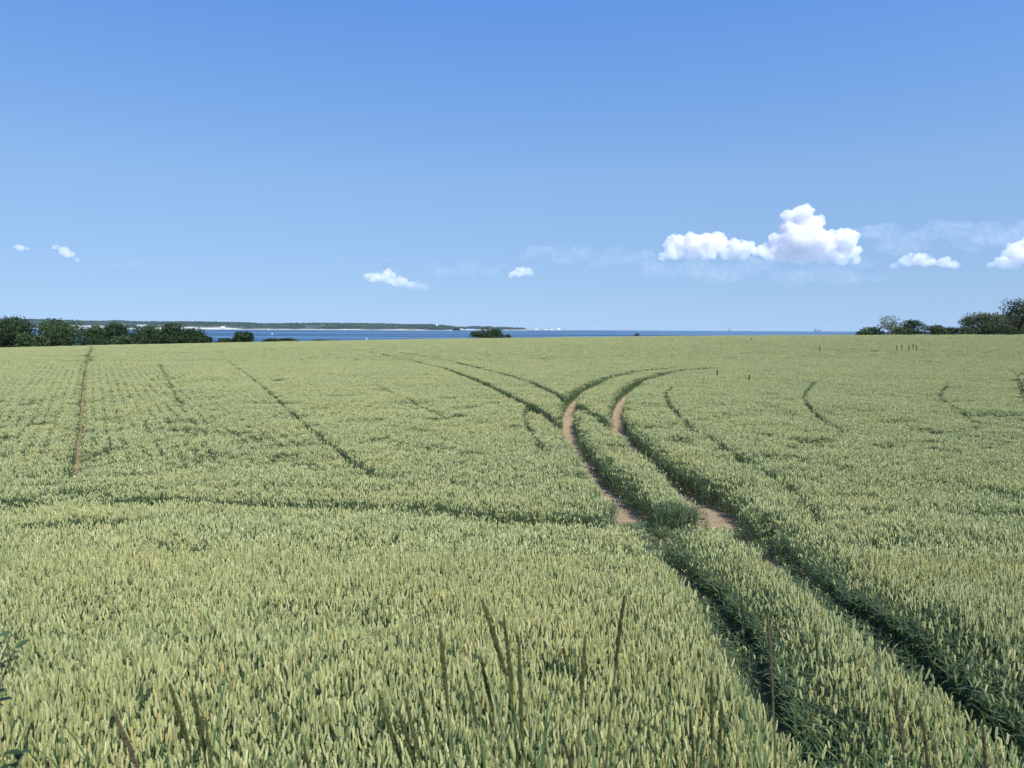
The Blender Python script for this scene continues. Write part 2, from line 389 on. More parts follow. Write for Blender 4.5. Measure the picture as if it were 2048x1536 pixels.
def crop_height(x, y):
    """height factor of the crop; 0 where nothing grows"""
    h = 1 + (vnoise(x, y, .35) - .5) * .10 + (vnoise(x, y, 1.3) - .5) * .10 + (vnoise(x, y, 6) - .5) * .10
    h = h * (1 - .17 * S(.62, .82, vnoise(x + 50, y, 1.2)) * (1 - .8 * S(25, 60, y)) * (.4 + .6 * S(11, 17, y)) - .10 * S(.55, .8, vnoise(x, y + 70, 4)) * (1 - .7 * S(40, 80, y)))
    jit = (vnoise(x, y, .8) - .5) * .16
    for tr, hw in ((TR_L, .35), (TR_R, .36), (TR_T, .18)):
        d = pdist(x, y, tr) + jit * .6 - (.26 * S(77, 79, y) if hw < .3 else 0)
        if hw > .3: d = d - (.14 if hw < .355 else .32) * (1 - S(18.5, 22, y))
        h = np.where(d < hw, 0 if hw > .3 else h * np.where(rng.random(x.size) < .9, 0, .3), h); h = np.where((d >= hw) & (d < hw + .12), h * .86, h)
        if hw > .3: h = h * (1 - .22 * (1 - S(hw, hw + .4, d)) * (1 - S(20, 24, y)))
    for tr, hw in ((TR_M1, .36), (TR_M2, .33)):
        d = pdist(x, y, tr) + jit * .6
        h = np.where(d < hw, h * np.where(rng.random(x.size) < .65, 0, .45), h)
    leafy = np.zeros(x.size)  # share of earless shoots, put in to darken the shaded trough and track walls
    for ed, wd in ((EDGE_L, .68), (EDGE_R, .98)):             # bare strip, then plants that get taller away from the wheel
        dx = x - np.interp(y, [q[1] for q in ed], [q[0] for q in ed]) + jit * .8
        m = (y < 14.6); wd = wd * (.62 + .38 * S(4.6, 8.5, y))        # the troughs close up towards the verge
        h = np.where(m & (dx > 0) & (dx < wd), h * np.where(rng.random(x.size) < .8, 0, .45), h)
        h = np.where(m & (dx >= wd) & (dx < wd + .5), h * (.78 + .22 * S(wd, wd + .5, dx)), h)
        leafy = np.maximum(leafy, np.where(m & (dx > 0), .85 * (1 - S(wd, wd + .55, dx)), 0))
    for tr in (TR_L, TR_R):
        leafy = np.maximum(leafy, .6 * (1 - S(.4, .75, pdist(x, y, tr))))
    leafy = np.maximum(leafy, .7 * np.where((x > 2.2) & (x < 5.1), 1 - S(17.0, 17.7, y), 0) * (y > 16))
    leafy = np.maximum(leafy, .5 * (1 - S(.2, .7, pdist(x, y, SEAM))))
    wob = (vnoise(x, y, .9) - .5) * .5
    gap = (x + wob * .5 > 2.2) & (x + wob * .5 < 5.1) & (y + wob > 14.3) & (y + wob < 16.9 + 1.5 * ((np.abs(x - 2.78) < .5) | (np.abs(x - 4.9) < .5)))
    h = np.where(gap, h * np.where(rng.random(x.size) < .35, 0, .42), h); leafy = np.where(gap, .9, leafy)
    d = pdist(x, y, SEAM) + jit * 1.2
    f = 1 - (.52 + .12 * S(-4, -1, x)) * (1 - S(.2, .85, d)) * (.7 + .3 * S(.15, .5, vnoise(x, y, 2.2)))
    h = h * f
    for tr, hw, f in THIN:
        d = pdist(x, y, tr) + jit * .5
        h = np.where(d < hw, h * f * rng.uniform(.7, 1.2, x.size), h)
    for hx, hy, r, f in HOLES:
        d = np.hypot(x - hx, (y - hy)) + jit
        h = h * (1 - (1 - f) * (1 - S(r * .5, r, d)))
    # drill rows that show beside the narrow track on the left
    ux, uy = .877, .480                    # across the rows
    u = (x + 12.02) * ux + (y - 20.78) * uy
    m = np.exp(-((u - .6) / 5.5) ** 2) * S(20, 28, y) * (1 - S(60, 100, y))
    row = (np.abs((u / .48) % 1 - .5) > .33)
    h = np.where(row, h * (1 - .6 * m * S(.1, .45, vnoise(u * 3, y, 3.5))), h)
    return h, leafy

def crop(name, y0, y1, sp, protos, label, xy=None):
    x, y = grid(y0, y1, sp)
    h, leafy = crop_height(x, y)
    k = (h > .12) & (y < 192 - .0 * x)
    x, y, h, leafy = x[k], y[k], h[k], leafy[k]
    n = len(x)
    z = gz(x, y) - .01
    rot = np.stack([rng.normal(0, .05, n), rng.normal(0, .05, n), rng.uniform(0, 6.283, n)], -1)
    s = rng.uniform(.9, 1.12, n)
    hz = h * rng.normal(1, .045, n)
    full = len(protos) - 5 if len(protos) > 10 else len(protos)
    ids = rng.integers(0, full, n)
    if full < len(protos): ids = np.where(rng.random(n) < leafy, rng.integers(full, len(protos), n), ids)
    o = make_instancer(name, np.stack([x, y, z], -1), rot, np.stack([s, s, hz], -1), ids, protos)
    tag(o, label, 'wheat', kind='stuff')
    print(name, n)
    return o
crop('wheat_crop', 3.5, 11.0, .0372, protos_near, 'pale green wheat ears filling the field edge beside the verge grass')
crop('wheat_crop', 11.0, 78, .145, protos_tuft, 'green wheat crop around the wheel tracks in the middle of the field')
crop('wheat_crop', 78, 192, .52, protos_patch, 'far green wheat crop running up to the field crest')

# soil clods lying in the bare wheel tracks
def clod(i):
    bm = bmesh.new(); bmesh.ops.create_icosphere(bm, subdivisions=1, radius=1)
    for vv in bm.verts: vv.co *= random.uniform(.65, 1.15); vv.co.z *= .6
    me = bpy.data.meshes.new('clod'); bm.to_mesh(me); bm.free(); me.materials.append(M_clod); o = bpy.data.objects.new('soil_clod_%d' % i, me); return o
M_clod = plain('clod_soil', (.37, .27, .175), .95, .35, 9)
P = []
for tr, hw in ((TR_L, .5), (TR_R, .5), (TR_T, .25)):
    for (ax, ay), (bx, by) in zip(tr[:-1], tr[1:]):
        L = math.hypot(bx - ax, by - ay)
        for k in range(int(L * 90)):
            q = random.random(); P.append((ax + (bx - ax) * q + random.uniform(-hw, hw), ay + (by - ay) * q + random.uniform(-hw, hw)))
P = np.array(P); P = P[P[:, 1] < 66]; n = len(P)
s = rng.lognormal(-4.35, .6, n)
zz = gz(P[:, 0], P[:, 1]) - .03
o = make_instancer('soil_clods', np.stack([P[:, 0], P[:, 1], zz], -1), np.stack([rng.uniform(0, 6, n)] * 3, -1), np.stack([s * 1.2, s, s], -1), rng.integers(0, 4, n), [clod(i) for i in range(4)])
tag(o, 'small crumbs of dry brown soil in the bare wheel tracks', 'soil', kind='stuff')

# ------------------------------------------------------------------ trees and bushes
M_bark = plain('bark', (.10, .08, .06), .9, .3, 6)
TREE_COLS = {'dark': [(0, (.018, .038, .014)), (.5, (.034, .062, .020)), (1, (.058, .092, .032))],
             'mid': [(0, (.032, .060, .020)), (.5, (.060, .098, .030)), (1, (.105, .145, .048))],
             'grey': [(0, (.05, .075, .035)), (.5, (.085, .115, .055)), (1, (.14, .165, .09))],
             'brown': [(0, (.045, .050, .026)), (.5, (.075, .080, .042)), (1, (.12, .115, .065))],
             'pale': [(0, (.09, .12, .07)), (.5, (.15, .19, .11)), (1, (.25, .29, .19))]}
M_tree = {k: leaf_mat('foliage_' + k, v, .22, .6, .2) for k, v in TREE_COLS.items()}

def leaves(centres, outward, size, rg):
    n = len(centres)
    nrm = outward + rg.normal(0, .7, (n, 3)); nrm /= np.linalg.norm(nrm, axis=1)[:, None]
    a = np.cross(nrm, rg.normal(0, 1, (n, 3))); a /= np.linalg.norm(a, axis=1)[:, None]
    b = np.cross(nrm, a); sz = size * rg.uniform(.6, 1.3, (n, 1))
    V = np.stack([centres - a * sz * .5, centres + b * sz * .36, centres + a * sz * .5 + nrm * sz * .15, centres - b * sz * .36], 1).reshape(-1, 3)
    return V, np.arange(4 * n).reshape(n, 4)

def tree(name, label, cat, x, y, h, w, colour='dark', group=None, trunk=.18, lobes=16, nleaf=3200, size=.42, seed=0, sink=.1, depth=None, loose=0.0, bark=None):
    rg = np.random.default_rng(seed + 11)
    z0 = float(gz(x, y)) - sink
    root = tag(empty(name, (x, y, z0)), label, cat, group)
    depth = depth or w * .85
    cb = h * trunk
    C = []
    for i in range(lobes):
        u = rg.uniform(0, 1); ang = i * 2.4 + rg.uniform(-.5, .5)
        zc = cb + (h - cb) * (.16 + .66 * u)
        env = math.sqrt(max(.05, 1 - ((zc - cb) / (h - cb) - .38) ** 2 / .42))
        rr = rg.uniform(.25, .74) * env
        C.append((math.cos(ang) * rr * w / 2, math.sin(ang) * rr * depth / 2, zc, (h - cb) * rg.uniform(.20, .31)))
    C.append((rg.uniform(-.1, .1) * w, 0, h - (h - cb) * .2, (h - cb) * .2))
    for i in range(7):       # low outer boughs that close the crown towards the ground
        ang = i * .9 + rg.uniform(-.3, .3); rr = rg.uniform(.15, .8)
        C.append((math.cos(ang) * rr * w / 2, math.sin(ang) * rr * depth / 2, h * .14, h * rg.uniform(.13, .19)))
    C = np.array(C)
    pick = rg.integers(0, len(C), nleaf)
    d = rg.normal(0, 1, (nleaf, 3)); d /= np.linalg.norm(d, axis=1)[:, None]
    rad = C[pick, 3:4] * (rg.uniform(.25, 1, (nleaf, 1)) ** .45) * (1 + rg.normal(0, .08 + loose, (nleaf, 1)))
    sx = np.array([[w / max(h, .1) * 1.0 if w / h > 1.2 else 1.0, 1, 1]])
    cen = C[pick, :3] + d * rad * np.array([[1.25, 1.1, .9]]) * sx
    cen[:, 2] = np.maximum(cen[:, 2], .05)
    V, Fq = leaves(cen, d, size, rg)
    mb = MB()
    r0 = max(.05, h * .028)
    top = Vector((rg.uniform(-.05, .05) * w, 0, h * .72))
    mb.tube([(0, 0, 0), (0.02 * h, 0, cb + .02), tuple(top * .75), tuple(top)], [r0 * 1.3, r0, r0 * .6, r0 * .2], 7)
    for i in range(min(len(C), 9)):
        s0 = top * rg.uniform(.35, .8); c = Vector(C[i, :3]); mid = s0.lerp(c, .5) + Vector((0, 0, -.05 * h))
        mb.tube([s0, mid, c], [r0 * .5, r0 * .32, r0 * .1], 5)
    obj('trunk', mb.mesh('trunk', [bark or M_bark], True), root)
    obj('crown', mesh_np('crown', V, Fq, [M_tree[colour]]), root)
    return root

G1 = 'trees in the dark wood beyond the left field edge'
LT = [  # x, y, top z, width, colour, label
    (-170, 236, 5.0, 15, 'mid', 'tall broad dark tree at the outer end of the wood left of the field'),
    (-157, 240, 4.9, 13, 'dark', 'tallest rounded dark green tree in the wood left of the narrow track'),
    (-151, 232, 3.6, 10, 'dark', 'dark tree in front of the tallest rounded tree of the left wood'),
    (-147, 250, 3.7, 13, 'mid', 'broad lighter green tree with a flat dome, left of the sea gap'),
    (-139.5, 236, .6, 8, 'dark', 'low dark tree standing before the broad flat domed tree'),
    (-139, 255, 2.2, 6.5, 'mid', 'narrow tree standing alone against the water of the bay'),
    (-131.5, 240, -.5, 9, 'dark', 'low dark shrubby tree beside the lone narrow tree'),
    (-121.5, 236, 3.1, 8.5, 'dark', 'dark leaning tree right of the water gap, above the track end'),
    (-114, 240, 2.6, 11, 'mid', 'greyish green round tree next to the dark leaning tree'),
    (-109, 236, 1.2, 9, 'dark', 'dark lower tree at the foot of the greyish green round tree'),
    (-103.5, 245, 1.7, 11, 'dark', 'wide dome shaped tree at the right end of the close wood'),
    (-97.5, 240, -.3, 6.5, 'dark', 'small round tree just right of the wide domed tree'),
    (-90, 240, -1.0, 5.5, 'dark', 'small bush in the gap between wood and lone dark tree'),
    (-84.5, 240, 1.0, 6.6, 'dark', 'lone dark round headed tree in front of the sea'),
    (-78.8, 250, -1.0, 6.5, 'dark', 'low dark bush right of the lone round headed tree'),
    (-73.5, 250, -.9, 7.0, 'dark', 'last low bush of the hedge running out before the sea'),
    (-163, 228, 2.2, 9, 'mid', 'lighter green rounded tree in front of the tallest tree of the left wood'),
    (-143.5, 228, .2, 9, 'mid', 'low light green thicket filling the front of the left wood'),
    (-126.5, 232, -1.2, 9, 'dark', 'low dark thicket closing the gap left of the leaning tree'),
    (-117.5, 230, -.4, 8, 'mid', 'light green thicket under the dark leaning tree'),
    (-111, 250, 3.2, 7, 'dark', 'pointed dark tree rising behind the greyish green round tree'),
    (-153, 256, 4.3, 9, 'mid', 'pointed tree top rising behind the tallest rounded tree'),
]
for i, (x, y, zt, w, c, lab) in enumerate(LT):
    tree('tree', lab, 'tree', x, y, (zt - float(gz(x, y))) * 1.12, w * (1.15 if i < 5 else .94), c, G1, .07, 24, 6200, .55, i)
G2 = 'bushes on the crest in front of the sea'
tree('bush', 'dense dark round bush standing alone on the crest before the sea', 'bush', -8.8, 228, 4.9, 7.6, 'dark', G2, .06, 20, 3200, .38, 41)
tree('bush', 'dark bush merged with the round lone bush, seaward side', 'bush', -4.6, 231, 4.2, 6.0, 'dark', G2, .06, 16, 2400, .38, 42)
tree('bush', 'small low bush at the right foot of the lone dark bush', 'bush', -1.2, 228, 2.6, 3.0, 'dark', G2, .05, 10, 1000, .3, 43)
tree('bush', 'tiny dark bush poking over the crest right of the lone bush', 'bush', 31, 190, 1.9, 1.9, 'dark', G2, .05, 8, 600, .25, 44)
tree('bush', 'reddish brown low thicket peeping above the crest by the sea', 'bush', -58, 232, 2.2, 7, 'brown', G2, .05, 12, 900, .3, 45)
G3 = 'hedge shrubs and trees along the right end of the crest'
for (x, y, zt, w, c, lab, lo, sz, n) in [
    (75.0, 164, 2.4, 3.4, 'mid', 'low rounded shrub at the seaward end of the hedge', 0, .26, 1500),
    (77.0, 164, 3.1, 4.6, 'mid', 'leafy hedge shrub below the pale feathery tree', 0, .26, 1500),
    (82.3, 163, 3.2, 4.6, 'mid', 'hedge shrub between pale feathery tree and dark dome', 0, .26, 1500),
    (86.2, 165, 4.6, 5.6, 'dark', 'dark domed shrub rising highest in the low hedge', 0, .28, 2200),
    (90.0, 163, 3.7, 4.6, 'mid', 'hedge shrub sloping down beside the dark dome', 0, .26, 1500),
    (93.4, 164, 3.3, 4.2, 'dark', 'low dark hedge shrub before the large grey tree', 0, .26, 1400),
    (96.2, 163, 3.4, 4.0, 'mid', 'hedge shrub touching the large grey tree', 0, .26, 1300),
    (101.2, 165, 7.3, 9.0, 'grey', 'large grey green rounded tree at the end of the hedge', .05, .32, 3600),
    (106.5, 168, 7.0, 7.0, 'brown', 'brownish thin crowned tree between grey tree and dark tree', .08, .3, 1700),
    (112.8, 170, 10.4, 9.5, 'dark', 'tall dark tree at the outer end of the hedge', 0, .36, 3600),
    (103.5, 160, 3.2, 8.0, 'dark', 'dark shrub at the foot of the grey rounded tree', 0, .28, 2000),
    (110.5, 161, 3.6, 8.0, 'dark', 'dark shrub at the foot of the tall dark tree', 0, .28, 2000)]:
    cat = 'tree' if zt > 6 else 'shrub'
    tree(cat, lab, cat, x, y, (zt - float(gz(x, y))) * (1.15 if zt < 5 else .9), w * (1.08 if zt < 5 else 1.05), c, G3, .04 if zt < 5 else .1, 18, int(n * 2.3), sz, int(x * 7) % 1000, loose=lo)
M_palebark = plain('pale_bark', (.36, .34, .29), .8, .2, 6)
tree('tree', 'pale feathery open tree with thin whitish stems above the hedge', 'tree', 79.6, 162, 5.1, 5.4, 'pale', None, .34, 14, 1500, .27, 77, loose=.12, bark=M_palebark)

# dark weed stalks standing up out of the crop
M_dock = leaf_mat('dock_stalk', [(0, (.10, .12, .05)), (1, (.17, .17, .08))], .1)
def dock(x, y, h, label, seed):
    random.seed(seed)
    root = tag(empty('weed', (x, y, float(gz(x, y)) - .02)), label, 'weed', 'weed stalks standing above the crop')
    mb = MB(); mb.tube([(0, 0, 0), (random.gauss(0, .03), 0, h * .5), (random.gauss(0, .06), 0, h)], [.008, .006, .003], 5)
    obj('stem', mb.mesh('stem', [M_dock]), root)
    mb = MB()
    for k in range(110):
        z = random.uniform(.55, 1.0) * h; r = random.uniform(.005, .045); a = random.random() * 6.28
        c = Vector((math.cos(a) * r, math.sin(a) * r, z)); sz = random.uniform(.015, .035)
        mb.add([c + Vector((sz, 0, -sz)), c + Vector((-sz, sz * .6, -sz * .4)), c + Vector((0, -sz * .6, sz * 1.3))], [[0, 1, 2]])
    obj('seed_head', mb.mesh('seed_head', [M_dock]), root)
for i, (x, y, h, w_) in enumerate([(45.7, 91, 1.46, 'end weed stalk on the seaward side of the row below the hedge'), (46.3, 91, 1.55, 'weed stalk second from the seaward end of the row below the hedge'),
                                  (47.1, 90.9, 1.42, 'shortest weed stalk, in the middle of the row below the hedge'), (47.6, 90.9, 1.6, 'tallest weed stalk in the row below the hedge'), (48.0, 90.9, 1.5, 'end weed stalk beside the tallest one of the row below the hedge')]):
    dock(x, y, h, w_, 100 + i)
dock(15.9, 59.2, 1.2, 'single dark weed stalk where the curved tracks fade out', 120)
dock(17.3, 55.7, 1.12, 'short weed stalk in the crop right of the fading tracks', 121)
dock(37.4, 120, 1.25, 'thin weed stalk showing over the crest before the sea', 122)
dock(36.8, 91.6, 1.4, 'weed stalk above the dark gap in the far crop', 123)

# ------------------------------------------------------------------ far coast
t = NT('far_land'); geo = t.n('ShaderNodeNewGeometry'); pos = geo.outputs['Position']
sp = t.n('ShaderNodeSeparateXYZ'); t.l(pos, sp.inputs[0])
gr = t.mix(t.ramp(t.noise(pos, .004, 3), [(.45, (0, 0, 0)), (.55, (1, 1, 1))]), (.022, .042, .022), (.065, .09, .04))
dune = t.n('ShaderNodeMapRange', interpolation_type='SMOOTHSTEP'); t.l(t.math('ABSOLUTE', t.math('ADD', sp.outputs[0], 3350)), dune.inputs[0])
dune.inputs[1].default_value = 250; dune.inputs[2].default_value = 560; dune.inputs[3].default_value = 15; dune.inputs[4].default_value = 0     # sandy cliffs along one stretch of the shore
sandm = t.math('LESS_THAN', t.math('SUBTRACT', t.math('SUBTRACT', sp.outputs[2], t.math('MULTIPLY', t.noise(pos, .0045, 3), 22)), dune.outputs[0]), -20.5)
c = t.mix(sandm, gr, t.mix(t.noise(pos, .012, 3), (.42, .36, .28), (.70, .64, .54)))
p = t.n('ShaderNodeBsdfPrincipled'); t.l(c, p.inputs['Base Color']); p.inputs['Roughness'].default_value = .95; t.l(p.outputs[0], t.out.inputs[0])
M_far = t.mat
def eye(px): return 658 + (px - 1024) * .0045
def coast(name, label, sil, Yd, seed, wood_label, dens):
    rg = np.random.default_rng(seed)
    px = np.arange(sil[0][0], sil[-1][0] + 1, 6.0)
    top = np.interp(px, [s[0] for s in sil], [s[1] for s in sil])
    xw = (px - 1024) / 1530 * Yd
    zt = np.maximum(CAMZ + (eye(px) - top) / 1530 * Yd - 9, SEA + 3)       # ridge below the tree tops
    prof = [(-40, SEA - 2), (0, SEA + .8), (40, SEA + 5), (120, SEA + 14), (420, None), (900, .92), (1500, SEA - 2)]
    V = []
    for j, (dy, zz) in enumerate(prof):
        wob = 90 * (vnoise(xw, xw * 0 + seed, 600) - .5)
        if zz is None: z = zt
        elif dy == 900: z = SEA + (zt - SEA) * .92
        else: z = np.minimum(np.full(len(xw), zz), zt - (1 if dy > 60 else 0))
        if dy == 120: z = np.minimum(z, SEA + (zt - SEA) * .5)
        V.append(np.stack([xw, Yd + dy + wob, z], -1))
    V = np.array(V); n = len(px); m = len(prof)
    ii = np.arange(m * n).reshape(m, n)
    q = np.stack([ii[:-1, :-1], ii[:-1, 1:], ii[1:, 1:], ii[1:, :-1]], -1).reshape(-1, 4)
    o = obj(name, mesh_np(name, V.reshape(-1, 3), q, [M_far], smooth=True)); tag(o, label, 'coast', kind='structure')
    # woodland: many rounded crowns, one mass
    ico = bmesh.new(); bmesh.ops.create_icosphere(ico, subdivisions=1, radius=1)
    iv = np.array([v.co[:] for v in ico.verts]); jf = np.array([[v.index for v in f.verts] for f in ico.faces]); ico.free()
    N = int(dens * n); vs = []; fs = []
    cx = rg.uniform(xw[0], xw[-1], N); u = rg.uniform(.12, 1.25, N)
    gap = (vnoise(cx, u * 500, 260) > .22) & ~((np.abs(cx + 3350) < 520) & (u < .5) & (Yd < 9000))
    k = 0
    for a, uu, g in zip(cx, u, gap):
        z1 = float(np.interp(a, xw, zt)); base = SEA + 9 + (z1 - SEA - 9) * min(1, uu)
        if not g and uu < .75 or z1 < SEA + 8: continue
        r = rg.uniform(5, 11); sc = iv * rg.uniform(.75, 1.15, (len(iv), 1)) * np.array([r * 1.3, r, r * rg.uniform(.8, 1.15)])
        vs.append(sc + np.array([a, Yd + 60 + uu * 380, base + r * .4])); fs.append(jf + k * len(iv)); k += 1
    w = obj('woodland', mesh_np('woodland', np.concatenate(vs), np.concatenate(fs), [M_tree['dark']])); tag(w, wood_label, 'woodland', kind='stuff')
    return px, zt
SIL1 = [(-260, 640), (-120, 637), (0, 637), (60, 638.5), (130, 641), (165, 641), (188, 639), (215, 641.5), (250, 642), (330, 642), (400, 643), (470, 644.5), (495, 646.5), (540, 646), (600, 645), (680, 645.5), (760, 646.5), (800, 648), (850, 648), (880, 650), (900, 652), (908, 656)]
coast('far_coast', 'wooded far coast with pale sandy beach across the bay', SIL1, 8000, 5, 'dark wood covering the nearer of the far hills across the bay', 34)
SIL2 = [(890, 654), (920, 652.5), (950, 651.5), (990, 653), (1020, 654.3), (1045, 654.8), (1055, 657)]
coast('far_headland', 'low hazy headland beyond the end of the wooded coast', SIL2, 10500, 9, 'hazy wood on the low far headland', 12)
mb = MB(); mb.box(260, 960, 12300, 12500, SEA - 2, SEA + 4); o = obj('far_spit', mb.mesh('far_spit', [M_far])); tag(o, 'thin strip of land on the horizon under the pale harbour blocks', 'land', kind='structure')

M_white = plain('white_render', (.78, .77, .74), .8, .06, .02)
M_roof = plain('grey_roof', (.40, .36, .34), .85, .15, .05)
M_groof = plain('pale_green_roof', (.52, .60, .50), .7, .08, .02)
def house(px, Yd, z, L, D, H, label, group, roof=M_roof, name='house', cat='house', roofh=.45):
    x = (px - 1024) / 1530 * Yd
    root = tag(empty(name, (x, Yd, z)), label, cat, group)
    mb = MB(); mb.box(-L / 2, L / 2, -D / 2, D / 2, -3, H); obj('wall', mb.mesh('wall', [M_white]), root)
    mb = MB(); e = 1.0; rh = D * roofh
    v = [(-L / 2 - e, -D / 2 - e, H + .02), (L / 2 + e, -D / 2 - e, H + .02), (L / 2 + e, D / 2 + e, H + .02), (-L / 2 - e, D / 2 + e, H + .02), (-L / 2 - e, 0, H + rh), (L / 2 + e, 0, H + rh)]
    mb.add(v, [[0, 1, 5, 4], [2, 3, 4, 5], [0, 4, 3], [1, 2, 5], [0, 3, 2, 1]]); obj('roof', mb.mesh('roof', [roof]), root)
ZL = SEA + 17
GH = 'pale houses on the far shore'
for px, L, lab in [(84, 60, 'white house on the far shore seen past the left wood'), (148, 50, 'white far shore house with red roof above the lone narrow tree'),
                   (163, 36, 'pale cottage beside the shore, first of the group before the long halls'), (172, 45, 'pale cottage next to the white shore house group'),
                   (181, 34, 'small pale cottage in the shore house group'), (206, 50, 'pale house nearest the long white halls'), (447, 40, 'single pale house above the sandy beach')]:
    house(px, 8090, ZL, L, 22, 10, lab, GH)
for px, L, lab in [(236, 170, 'longer white hall with pale green roof on the far shore'), (285, 90, 'shorter white hall with pale green roof on the far shore')]:
    house(px, 8160, ZL + 9, L, 40, 12, lab, 'long halls on the far shore', M_groof, 'hall', 'hall', .2)
house(874, 8200, ZL + 34, 22, 14, 22, 'pale tower house above the tip of the wooded coast', GH)
M_block = plain('pale_concrete', (.74, .74, .74), .8, .06, .02)
M_dblock = plain('grey_concrete', (.34, .36, .38), .8, .06, .02)
for i, (px, Yd, L, H, m, lab) in enumerate([(922, 10440, 60, 16, M_block, 'white block at the shore of the low headland'), (935, 10440, 45, 13, M_block, 'smaller white block at the shore of the low headland'), (944, 10440, 70, 11, M_block, 'long low white block on the headland shore'),
    (1064, 12400, 40, 20, M_dblock, 'grey harbour block at the near end of the horizon strip'), (1072, 12400, 50, 16, M_block, 'pale low harbour block on the horizon strip'), (1082, 12400, 36, 26, M_dblock, 'grey tower block on the horizon strip'),
    (1092, 12400, 60, 15, M_block, 'wide pale harbour shed on the horizon strip'), (1103, 12400, 30, 20, M_block, 'slim pale silo block on the horizon strip'), (1117, 12400, 38, 36, M_block, 'tallest white silo block on the horizon strip'),
    (1128, 12400, 46, 24, M_dblock, 'dark grey harbour block beside the tallest white silo')]):
    x = (px - 1024) / 1530 * Yd; z = SEA + (4 if Yd > 12000 else 3)
    root = tag(empty('harbour_building', (x, Yd, z)), lab, 'building', 'pale harbour buildings on the horizon')
    mb = MB(); mb.box(-L / 2, L / 2, -15, 15, -3, H); obj('wall', mb.mesh('wall', [m]), root)
    mb = MB(); mb.box(-L / 2 - 1, L / 2 + 1, -16, 16, H, H + 1.5); mb.box(-L * .2, L * .1, -6, 6, H + 1.5, H + 5); obj('roof', mb.mesh('roof', [M_dblock]), root)

# ------------------------------------------------------------------ boats
M_sail = plain('white_sail', (.85, .85, .83), .7, .03, .3)
M_hull = plain('white_hull', (.75, .75, .75), .4, .05, .5)
M_ship = plain('grey_blue_hull', (.10, .13, .17), .5, .1, .05)
M_ship2 = plain('ship_upperworks', (.22, .25, .28), .5, .1, .05)
def sailboat(px, Yd, h, label):
    x = (px - 1024) / 1530 * Yd; L = h * .75
    root = tag(empty('sailboat', (x, Yd, SEA)), label, 'sailboat', 'sailboats out on the bay'); root.rotation_euler.z = .35
    mb = MB(); w = L * .28
    lo = [(-L * .45, -w * .3, -.3), (L * .3, -w * .3, -.3), (L * .46, 0, -.2), (L * .3, w * .3, -.3), (-L * .45, w * .3, -.3)]
    hi = [(-L * .5, -w * .5, h * .07), (L * .3, -w * .5, h * .07), (L * .55, 0, h * .09), (L * .3, w * .5, h * .07), (-L * .5, w * .5, h * .07)]
    mb.add(lo + hi, [[i, (i + 1) % 5, 5 + (i + 1) % 5, 5 + i] for i in range(5)] + [[5, 6, 7, 8, 9], [4, 3, 2, 1, 0]]); obj('hull', mb.mesh('hull', [M_hull]), root)
    mb = MB(); mb.tube([(.05 * L, 0, 0), (.05 * L, 0, h)], h * .008, 6); obj('mast', mb.mesh('mast', [M_ship2]), root)
    def sail(a, b, c, nm):
        a, b, c = map(Vector, (a, b, c)); m = MB(); cen = (a + b + c) / 3 + Vector((0, L * .06, 0))
        th = Vector((0, .03, 0)); pts = [a, b, c, cen]
        m.add([q + th for q in pts] + [q - th for q in pts], [[0, 1, 3], [1, 2, 3], [2, 0, 3], [5, 4, 7], [6, 5, 7], [4, 6, 7], [0, 4, 5, 1], [1, 5, 6, 2], [2, 6, 4, 0]]); obj(nm, m.mesh(nm, [M_sail]), root)
    sail((.04 * L, 0, h * .14), (-.45 * L, .05 * L, h * .14), (.04 * L, 0, h * .98), 'mainsail')
    sail((.07 * L, 0, h * .82), (.52 * L, 0, h * .1), (.1 * L, .06 * L, h * .13), 'jib')
sailboat(538, 6200, 17, 'white sailboat in front of the far sandy beach')
sailboat(545, 2100, 6, 'small white sailboat on the nearer water of the bay')
sailboat(733, 1250, 3.6, 'tiny white dinghy sail just above the field crest')

def ship(px, Yd, label, name, kind):
    x = (px - 1024) / 1530 * Yd
    root = tag(empty(name, (x, Yd, SEA)), label, 'ship')
    mb = MB()
    if kind == 0:
        L, W, H = 105, 18, 9
    else:
        L, W, H = 48, 20, 7
    mb.add([(-L / 2 + 4, -W / 2, -2), (L / 2 - 8, -W / 2, -2), (L / 2 - 3, 0, -2), (L / 2 - 8, W / 2, -2), (-L / 2 + 4, W / 2, -2),
            (-L / 2, -W / 2, H), (L / 2 - 6, -W / 2, H), (L / 2 + 3, 0, H + 2), (L / 2 - 6, W / 2, H), (-L / 2, W / 2, H)],
           [[i, (i + 1) % 5, 5 + (i + 1) % 5, 5 + i] for i in range(5)] + [[5, 6, 7, 8, 9], [4, 3, 2, 1, 0]])
    obj('hull', mb.mesh('hull', [M_ship]), root)
    if kind == 0:
        mb = MB(); mb.box(-44, -20, -8, 8, H - .5, H + 24); mb.box(-40, -26, -9, 9, H + 24, H + 30); obj('superstructure', mb.mesh('superstructure', [M_ship2]), root)
        mb = MB(); mb.tube([(-34, 0, H + 29), (-34, 0, H + 40)], [2.5, 1.5], 8); obj('funnel', mb.mesh('funnel', [M_ship]), root)
        for cx in (8, 28):
            mb = MB(); mb.box(cx - 9, cx + 9, -8, 8, H - .5, H + 17); obj('deck_cargo', mb.mesh('deck_cargo', [M_ship2]), root)
    else:
        mb = MB(); mb.box(-14, 14, -8, 8, H - .5, H + 8); obj('deckhouse', mb.mesh('deckhouse', [M_ship2]), root)
        for cx in (-17, 17):
            mb = MB(); mb.tube([(cx, 0, H - 1), (cx, 0, H + 52)], [2.6, 1.8], 6)
            for k in range(3): mb.box(cx - 5, cx + 5, -1, 1, H + 18 + 14 * k, H + 20 + 14 * k)
            obj('mast', mb.mesh('mast', [M_ship]), root)
